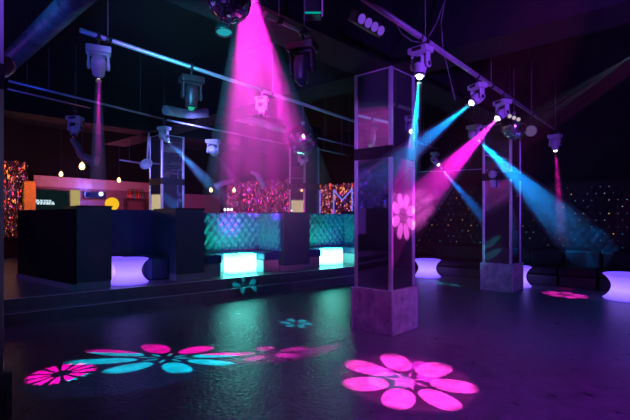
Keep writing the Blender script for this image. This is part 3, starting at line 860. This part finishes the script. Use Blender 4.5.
# shelves with bottles
p, q = onback(124, .15), onback(146, .15)
t = empty('bottle_shelf', ((p.x + q.x) / 2, (p.y + q.y) / 2, 2.30), math.atan2((q - p).y, (q - p).x), 'dark wall shelf carrying bottles behind the bar', 'shelf')
SW = (q - p).length
MB().box((0, 0, 0), (SW, .26, .04), bevel=.005).build('board', M['timber'], t)
MB().box((-SW / 2 + .03, 0, -.5), (.05, .22, .96)).build('upright', M['timber'], t)
MB().box((SW / 2 - .03, 0, -.5), (.05, .22, .96)).build('upright', M['timber'], t)
base = t.matrix_world.copy()
bmats = [mat('bottle_%d' % i, c, rough=.12, coat=.3) for i, c in enumerate(((.45, .05, .04), (.5, .18, .04), (.25, .02, .1), (.1, .25, .12)))]
adj = ['first', 'second', 'third', 'fourth', 'fifth', 'sixth', 'seventh', 'eighth']
kinds = ['red', 'amber', 'plum', 'green']
for k in range(8):
    w_ = base @ Vector((-SW / 2 + .15 + k * (SW - .3) / 7, -.02, .021))
    o = MB().lathe([(.04, 0), (.042, .02), (.042, .2), (.03, .25), (.014, .29), (.014, .36), (.016, .365), (.016, .38)], n=14).build('bottle', bmats[k % 4])
    o.location = w_
    tag(o, '%s bottle, %s from the left on the wall shelf behind the bar' % (kinds[k % 4], adj[k]), 'bottle', 'bottles on the bar shelf')
# bar counter with globe lamp
p, q = onback(40, 1.6), onback(150, 1.6)
o = slab('bar_counter', p, q, PH, 1.45, .5, M['timber']); tag(o, 'dark bar counter behind the booth partitions at left', 'bar counter')
gp = onback(112, 1.4); 
t = empty('globe_lamp', (gp.x, gp.y, 1.45), 0, 'yellow globe lamp on the bar, just above the nearest booth partition', 'lamp')
rz_ = zat(204, gp.y) - 1.45
MB().tube((0, 0, 0), (0, 0, .03), .1).tube((0, 0, .02), (0, 0, max(.05, rz_ - .2)), .02).build('stand', M['steel'], t)
MB().ball((0, 0, rz_), .225, 24).build('globe', emis('yellow_globe', (1.0, .55, .02), .95), t)
bl = onback(101, .25)
t = empty('blue_lamp', (bl.x, bl.y, zat(194, bl.y)), 0, 'tiny intense blue lamp behind the bar', 'lamp')
MB().ball((0, 0, 0), .07, 16).build('bulb', emis('blue_bulb', (.3, .4, 1), 9), t)
MB().box((0, .08, 0), (.14, .06, .14), bevel=.01).build('mount', M['dark'], t)
plamp('blue_lamp_light', (bl.x - .1, bl.y - .5, zat(194, bl.y)), (.1, .15, 1), 25, .05)
# pendant bulbs
def bulb(px, py, Y, label, s_=1.0):
    c = P(px, py, Y)
    t = empty('pendant_bulb', (c.x, c.y, c.z), 0, label, 'bulb', 'warm pendant bulbs')
    MB().lathe([(.001, -.07 * s_), (.035 * s_, -.055 * s_), (.05 * s_, -.015 * s_), (.04 * s_, .03 * s_), (.018, .06 * s_), (.016, .07 * s_)], n=16).build('glass', M['bulb'], t)
    MB().tube((0, 0, .07 * s_), (0, 0, .11 * s_), .02, n=10).build('socket', M['dark'], t)
    MB().tube((0, 0, .11 * s_), (0, 0, CEIL - c.z), .004, n=6).build('cord', M['cable'], t)
for a_ in ((82, 166, 10.5, 'warm bulb hanging highest over the bar, right of the curled duct elbow', 1.3), (61, 174, 12, 'warm bulb left of the highest bulb over the bar'),
           (119, 180, 13, 'warm bulb over the bar, nearest the bottle shelf'), (211, 190, 14, 'warm bulb just right of the left mirror column'),
           (234, 190, 14, 'warm bulb under the small red duct end'), (291, 183, 13, 'warm bulb beside the far mirror column')):
    bulb(*a_)
plamp('bar_warm', P(66, 180, 13.2), (1, .22, .12), 30, .3)
plamp('bar_pink', P(110, 186, 14.5), (1, .12, .35), 75, .3)
plamp('pillar_gold', P(31, 190, 12.6), (1, .6, .15), 9, .1)  # added point light that yellows the pillar, no lamp stands there
plamp('foil_gold_light', (-8.5, 12.6, 2.4), (1, .5, .12), 5, .1)  # added point light warming the left foil curtain
#plamp('bar_orange', P(20, 185, 12.4), (1, .35, .05), 25, .2)
#plamp('column_gold', P(150, 192, 10.0), (1, .4, .05), 15, .1)
# foil / fairy light curtains
def foil(name, p, q, z0, z1, nn, label, mats, glow_n, glow_s, N):
    u = (q - p); W = u.length; u.normalize()
    o_ = MB(); c = (p + q) / 2
    inv_ = Vector((c.x, c.y, z0))
    for k in range(N):
        x = random.uniform(0, W); z = random.uniform(0, z1 - z0)
        a_ = random.uniform(-1.2, 1.2); b_ = random.uniform(-.35, .35)
        wv = (u * math.cos(a_) + nn * math.sin(a_)) * random.uniform(.008, .02)
        hv = (Z * math.cos(b_) + nn * math.sin(b_)) * random.uniform(.025, .07)
        cc = p + u * x + Z * z + nn * random.uniform(0, .08) - Vector((c.x, c.y, 0))
        o_.mi = random.randrange(3)
        o_.quad(cc - wv - hv, cc + wv - hv, cc + wv + hv, cc - wv + hv)
    o_.mi = 3
    for k in range(glow_n):
        x = random.uniform(0, W); z = random.uniform(0, z1 - z0)
        cc = p + u * x + Z * z + nn * .1 - Vector((c.x, c.y, 0))
        r = random.uniform(.4, 1.2) * glow_s
        o_.mi = 3 + random.randrange(2)
        o_.quad(cc - u * r, cc - Z * r, cc + u * r, cc + Z * r)
    o_.mi = 5
    u2 = u
    a3 = p - Vector((c.x, c.y, 0)) - nn * .01; b3 = q - Vector((c.x, c.y, 0)) - nn * .01
    o_.prism([a3, b3, b3 - nn * .02, a3 - nn * .02], 0, z1 - z0)
    o = o_.build(name, mats); o.location = inv_
    return tag(o, label, 'curtain', 'glittering foil curtains')
fo = [mat('foil_gold', (.9, .5, .1), .25, .8), mat('foil_red', (.8, .12, .12), .25, .8), mat('foil_violet', (.4, .25, .9), .25, .8), emis('fairy_warm', (1, .42, .12), 1.3), emis('fairy_pink', (1, .25, .45), 1.0), M['dark']]
fp = [fo[2], mat('foil_blue', (.15, .15, .8), .25, .8), fo[2], emis('fairy_violet', (.4, .15, 1), 1.2), emis('fairy_blue', (.15, .2, 1), 1.0), M['dark']]
fr = [fo[1], mat('foil_pink', (.8, .2, .5), .25, .8), fo[2], emis('fairy_rose', (1, .35, .6), 1.2), emis('fairy_red', (1, .12, .1), 1.0), M['dark']]
nR = -R
p, q = onright(228), onright(291)
foil('foil_curtain', p, q, 1.3, zat(181, q.y + 1.2), nR, 'pink and orange glittering foil curtain behind the centre-left tufted booth', fr, 420, .022, 2200)
plamp('foil_pink_light', (p + q) / 2 + nR * 1.2 + Z * 2.6, (1, .08, .4), 60, .2)  # added bare light so the pink foil glitters
p, q = onright(318), onright(358)
foil('foil_curtain', p, q, 1.3, zat(186, p.y), nR, 'orange foil curtain behind the neon letters, left of the middle column', fo, 200, .028, 1600)
plamp('foil_warm_light', (p + q) / 2 + nR * 1.0 + Z * 3.0, (1, .2, .06), 18, .2)  # added bare light that brightens the orange foil
wl = C2.x + .12
foil('foil_curtain', Vector((wl, 14.0, 0)), Vector((wl, 12.5, 0)), 1.0, 3.3, Vector((1, 0, 0)), 'dark red and gold foil curtain at the far left edge of the photo', [fo[1], fo[0], fp[0], fo[4], fo[3], M['dark']], 90, .022, 800)
foil('foil_curtain', Vector((wl, 6.6, 0)), Vector((wl, 3.2, 0)), 1.95, 3.4, Vector((1, 0, 0)), 'violet foil curtain on the left wall, seen mirrored in the columns', fp, 300, .02, 1500)
plamp('foil_violet_light', (wl + 1.2, 5, 2.7), (.35, .1, 1), 90, .2)  # added violet light on the foil that the mirrors show
# gold drape beside the left foil curtain
o = MB().box((0, 0, 1.2), (.35, .16, 2.4), bevel=.03, seg=3).build('gold_pillar', M['gold']); g_ = onback(29, .35); o.location = (g_.x, g_.y, PH)
o.rotation_euler[2] = math.atan2(U.y, U.x); tag(o, 'gold foil-wrapped pillar left of the large dark screen', 'pillar')
# things on the left wall that the mirrors show
o = MB().box((0, 0, 1.0), (.2, .55, 2.0), bevel=.02).build('grey_pier', M['kick_light']); o.location = (wl + .15, 5.72, 0); tag(o, 'grey pier by the left wall, seen mirrored in the columns', 'pier')
o = MB().box((0, 0, 0), (.04, .75, .95), bevel=.01).build('violet_panel', emis('violet_panel', (.16, .04, .5), .35)); o.location = (wl + .1, 4.55, 1.48); tag(o, 'dim violet lit panel on the left wall, seen mirrored in the columns', 'lit panel')
o = MB().box((0, 0, 0), (.04, .75, .75), bevel=.01).build('lit_panel', emis('cream_panel', (.9, .72, .35), 1.1)); o.location = (wl + .1, 12.0, 2.05); tag(o, 'cream lit panel on the left wall, seen mirrored in the far column', 'lit panel')  # added glowing panel, out of view, brightens the far column's mirror
# neon letters
def tubes(mb, segs, r):
    for a_, b_ in segs:
        mb.tube(a_, b_, r, n=8); mb.ball(a_, r, 8); mb.ball(b_, r, 8)
    return mb
p, q = onright(319, .5), onright(352, .5)
W = (q - p).length; z1 = zat(191, p.y); z0 = zat(216, p.y)
t = empty('neon_letters', (p.x, p.y, z0), math.atan2((q - p).y, (q - p).x), 'violet-blue neon letters in front of the orange foil curtain', 'neon sign')
Hn = z1 - z0; nm = emis('neon_blue', (.18, .2, 1), 1.0)
tubes(MB(), (((0.03, 0, Hn), (0.03, 0, .05)), ((0.03, 0, .05), (.3, 0, 0.05))), .03).build('letter_l', nm, t)
tubes(MB(), (((W * .46, 0, .05), (W * .46, 0, Hn)), ((W * .46, 0, Hn), (W * .72, 0, Hn * .6)), ((W * .72, 0, Hn * .6), (W, 0, Hn)), ((W, 0, Hn), (W, 0, .05))), .022).build('letter_m', nm, t)
# small white candle lights on the booth back
for k in range(3):
    c = P(225 + 3.3 * k, 211.2, 12.6)
    t = empty('candle', (c.x, c.y, c.z - .06), 0, ('left', 'middle', 'right')[k] + ' one of three small white candles behind the centre-left booth', 'candle', 'white candles')
    MB().tube((0, 0, 0), (0, 0, .08), .03).build('glass', M['casing'], t); MB().ball((0, 0, .10), .03, 10, (1, 1, 1.4)).build('flame', emis('candle_glow', (.9, .85, 1), 4), t)
c = P(228, 213, 12.6)
o = MB().box((0, 0, 0), (.6, .25, 1.0), bevel=.01).build('side_cabinet', M['timber']); o.location = (c.x, c.y + .03, P(225, 211.2, 12.6).z - .06 - .5); tag(o, 'dark cabinet carrying the three white candles behind the booth', 'cabinet')
if True:
    o.scale.z = (o.location.z + .5 - PH); o.location.z = PH + o.scale.z / 2

# ------------------------------------------------------------------ starry wall and sofas on the right
p, q = onright(398, .06), onright(700, .06)
t = empty('star_cloth_wall', (p.x, p.y, .5), math.atan2((q - p).y, (q - p).x), 'dark tufted wall panel scattered with tiny coloured lights on the right', 'wall panel')
W = (q - p).length
mb = MB(); tufted(mb, Vector((0, -.03, 0)), Vector((1, 0, 0)), Z, Vector((0, -1, 0)), W, 1.95, step=.2, amp=.014)
mb.box((W / 2, 0, .975), (W, .05, 1.95)).build('padding', M['black_vinyl'], t)
cols = [emis('star_warm', (1, .6, .2), .8), emis('star_cyan', (.1, .6, .8), .45), emis('star_white', (.6, .6, .8), .5), emis('star_dim', (.1, .2, .5), .7)]
mb = MB()
nx = int(W / .17)
for i in range(nx):
    for j in range(12):
        if random.random() < .35: continue
        x = .1 + i * .17 + (.085 if j % 2 else 0); z = .1 + j * .155
        if x > W - .03: continue
        mb.mi = random.choice((0, 1, 1, 1, 2, 3, 3, 3, 3)); r = random.uniform(.006, .015)
        mb.quad(Vector((x - r, -.062, z)), Vector((x, -.062, z - r)), Vector((x + r, -.062, z)), Vector((x, -.062, z + r)))
mb.build('star_lights', cols, t)
def sofa(px0, px1, off, label):
    p, q = onright(px0, off), onright(px1, off)
    t = empty('wall_sofa', (p.x, p.y, 0), math.atan2((q - p).y, (q - p).x), label, 'sofa', 'black sofas along the starry wall')
    W = (q - p).length
    MB().box((W / 2, 0.35, .12), (W - .04, .6, .24), bevel=.01).build('base', M['dark'], t)
    MB().box((W / 2, .33, .35), (W, .66, .20), bevel=.05, seg=4).build('seat_cushion', M['black_vinyl'], t)
    MB().box((W / 2, .60, .62), (W, .14, .42), bevel=.05, seg=4).build('backrest', M['black_vinyl'], t)
sofa(418, 480, .85, 'black wall sofa between the middle and right columns')
sofa(524, 557, .85, 'black wall sofa just right of the right column')
sofa(558, 596, .85, 'black wall sofa behind the pink flower of light')
sofa(598, 660, .85, 'black wall sofa behind the rightmost violet table')
# cords
def cord(pts, label):
    b0 = pts[0]; mb = MB().path([x - b0 for x in pts], .007, 6); o = mb.build('hanging_cord', M['cable']); o.location = b0
    tag(o, label, 'cable', 'hanging cords')
cord([P(446, -6, 5.2), P(441, 22, 5.2), P(443, 50, 5.2), P(450, 78, 5.2), P(455, 100, 5.2)], 'thin pale cord hanging down beside the purple pipe')
cord([P(396, 24, 4.3), P(402, 34, 4.45), P(412, 41, 4.6), P(422, 43, 4.7)], 'slack black cable looping under the purple pipe to the nearest lamp')
cord([P(444, 2, 5.0), P(437, 22, 4.95), P(429, 36, 4.9)], 'short cord tied to the purple pipe above the nearest lamp')
# small box and lamp on the right column
fc = COLS['right'] + L * .38
t = empty('column_lamp', fc - R * .05 + Z * 2.52, 0, 'small teal-lit round lamp on the left face of the right column', 'lamp')
q_ = (-R).to_track_quat('Z', 'Y').to_matrix().to_4x4()
MB().lathe([(.05, -.01), (.08, .0), (.085, .05), (.06, .07), (.001, .075)], n=20, mat=q_).build('shade', M['casing'], t)
o = MB().box((0, 0, 0), (.07, .10, .16), Matrix.Rotation(RZ, 3, 'Z'), bevel=.01).build('switch_box', M['casing']); o.location = fc - R * .05 + Z * 2.32
tag(o, 'small beige switch box below the round lamp on the right column', 'switch box')


# ------------------------------------------------------------------ haze
def haze(poly, z0, z1):
    c = sum(poly, Vector()) / len(poly)
    o = MB().prism([p + (c - p).normalized() * 0.02 for p in poly], z0, z1).build('stage_haze', None)
    m = bpy.data.materials.new('stage_haze'); m.use_nodes = True
    nt = m.node_tree; nt.nodes.remove(nt.nodes['Principled BSDF'])
    v = nt.nodes.new('ShaderNodeVolumeScatter'); v.inputs['Density'].default_value = HAZE
    v.inputs['Anisotropy'].default_value = 0.0
    v.inputs[0].default_value = (1, 1, 1, 1)
    nt.links.new(v.outputs[0], nt.nodes['Material Output'].inputs['Volume'])
    o.data.materials.clear(); o.data.materials.append(m)
    return tag(o, 'thin haze filling the whole room, showing the light beams', 'haze', kind='stuff')
haze(room, 0.01, CEIL - 0.01)


def beam_haze(a, b, ang_, dens, length, label):
    """smoke drifting through one beam, thinning out along it"""
    dv = (b - a).normalized(); q = dv.to_track_quat('Z', 'Y').to_matrix().to_4x4()
    k = math.tan(math.radians(ang_ / 2)) * 1.04  # volume cone added to fit the light cone and make it visible
    R_ = .03 + k * length; o = MB().lathe([(.03 + k * .02, .02), (R_, length)] + [(R_ * math.cos(q_ * .3), length + R_ * .5 * math.sin(q_ * .3)) for q_ in range(1, 5)] + [(.002, length + R_ * .5)], n=32).build('beam_smoke', None)
    o.matrix_world = Matrix.Translation(a) @ q
    m = bpy.data.materials.new('beam_smoke'); m.use_nodes = True
    nt = m.node_tree; nt.nodes.remove(nt.nodes['Principled BSDF'])
    v = nt.nodes.new('ShaderNodeVolumeScatter'); v.inputs[0].default_value = (1, 1, 1, 1)
    tc = nt.nodes.new('ShaderNodeTexCoord'); sx = nt.nodes.new('ShaderNodeSeparateXYZ'); nt.links.new(tc.outputs['Object'], sx.inputs[0])
    mr = nt.nodes.new('ShaderNodeMapRange'); mr.interpolation_type = 'SMOOTHSTEP'
    mr.inputs[1].default_value = length * .35; mr.inputs[2].default_value = length; mr.inputs[3].default_value = dens; mr.inputs[4].default_value = 0
    nt.links.new(sx.outputs[2], mr.inputs[0]); nt.links.new(mr.outputs[0], v.inputs['Density'])
    nt.links.new(v.outputs[0], nt.nodes['Material Output'].inputs['Volume'])
    o.data.materials.clear(); o.data.materials.append(m)
    tag(o, label, 'haze', kind='stuff')
SM = ['smoke in the bright blue beam above the middle column', 'smoke in the second blue beam, slanting left to the middle column', 'smoke in the magenta beam slanting left to the middle column',
      'smoke in the wide blue beam slanting right past the right column', 'smoke in the small blue beam left of the right column', 'smoke in the thin magenta beam at right',
      'smoke in the thin pink beam at upper left', 'smoke in the blue beam by the left column', 'smoke in the faint violet beam right of the left column', 'smoke in the wide magenta beam at the centre-left']
for (a, b, g_, dn, ln_, lb), sl_ in zip(BEAMS, SM):
    beam_haze(a, b, g_, dn, ln_, sl_)
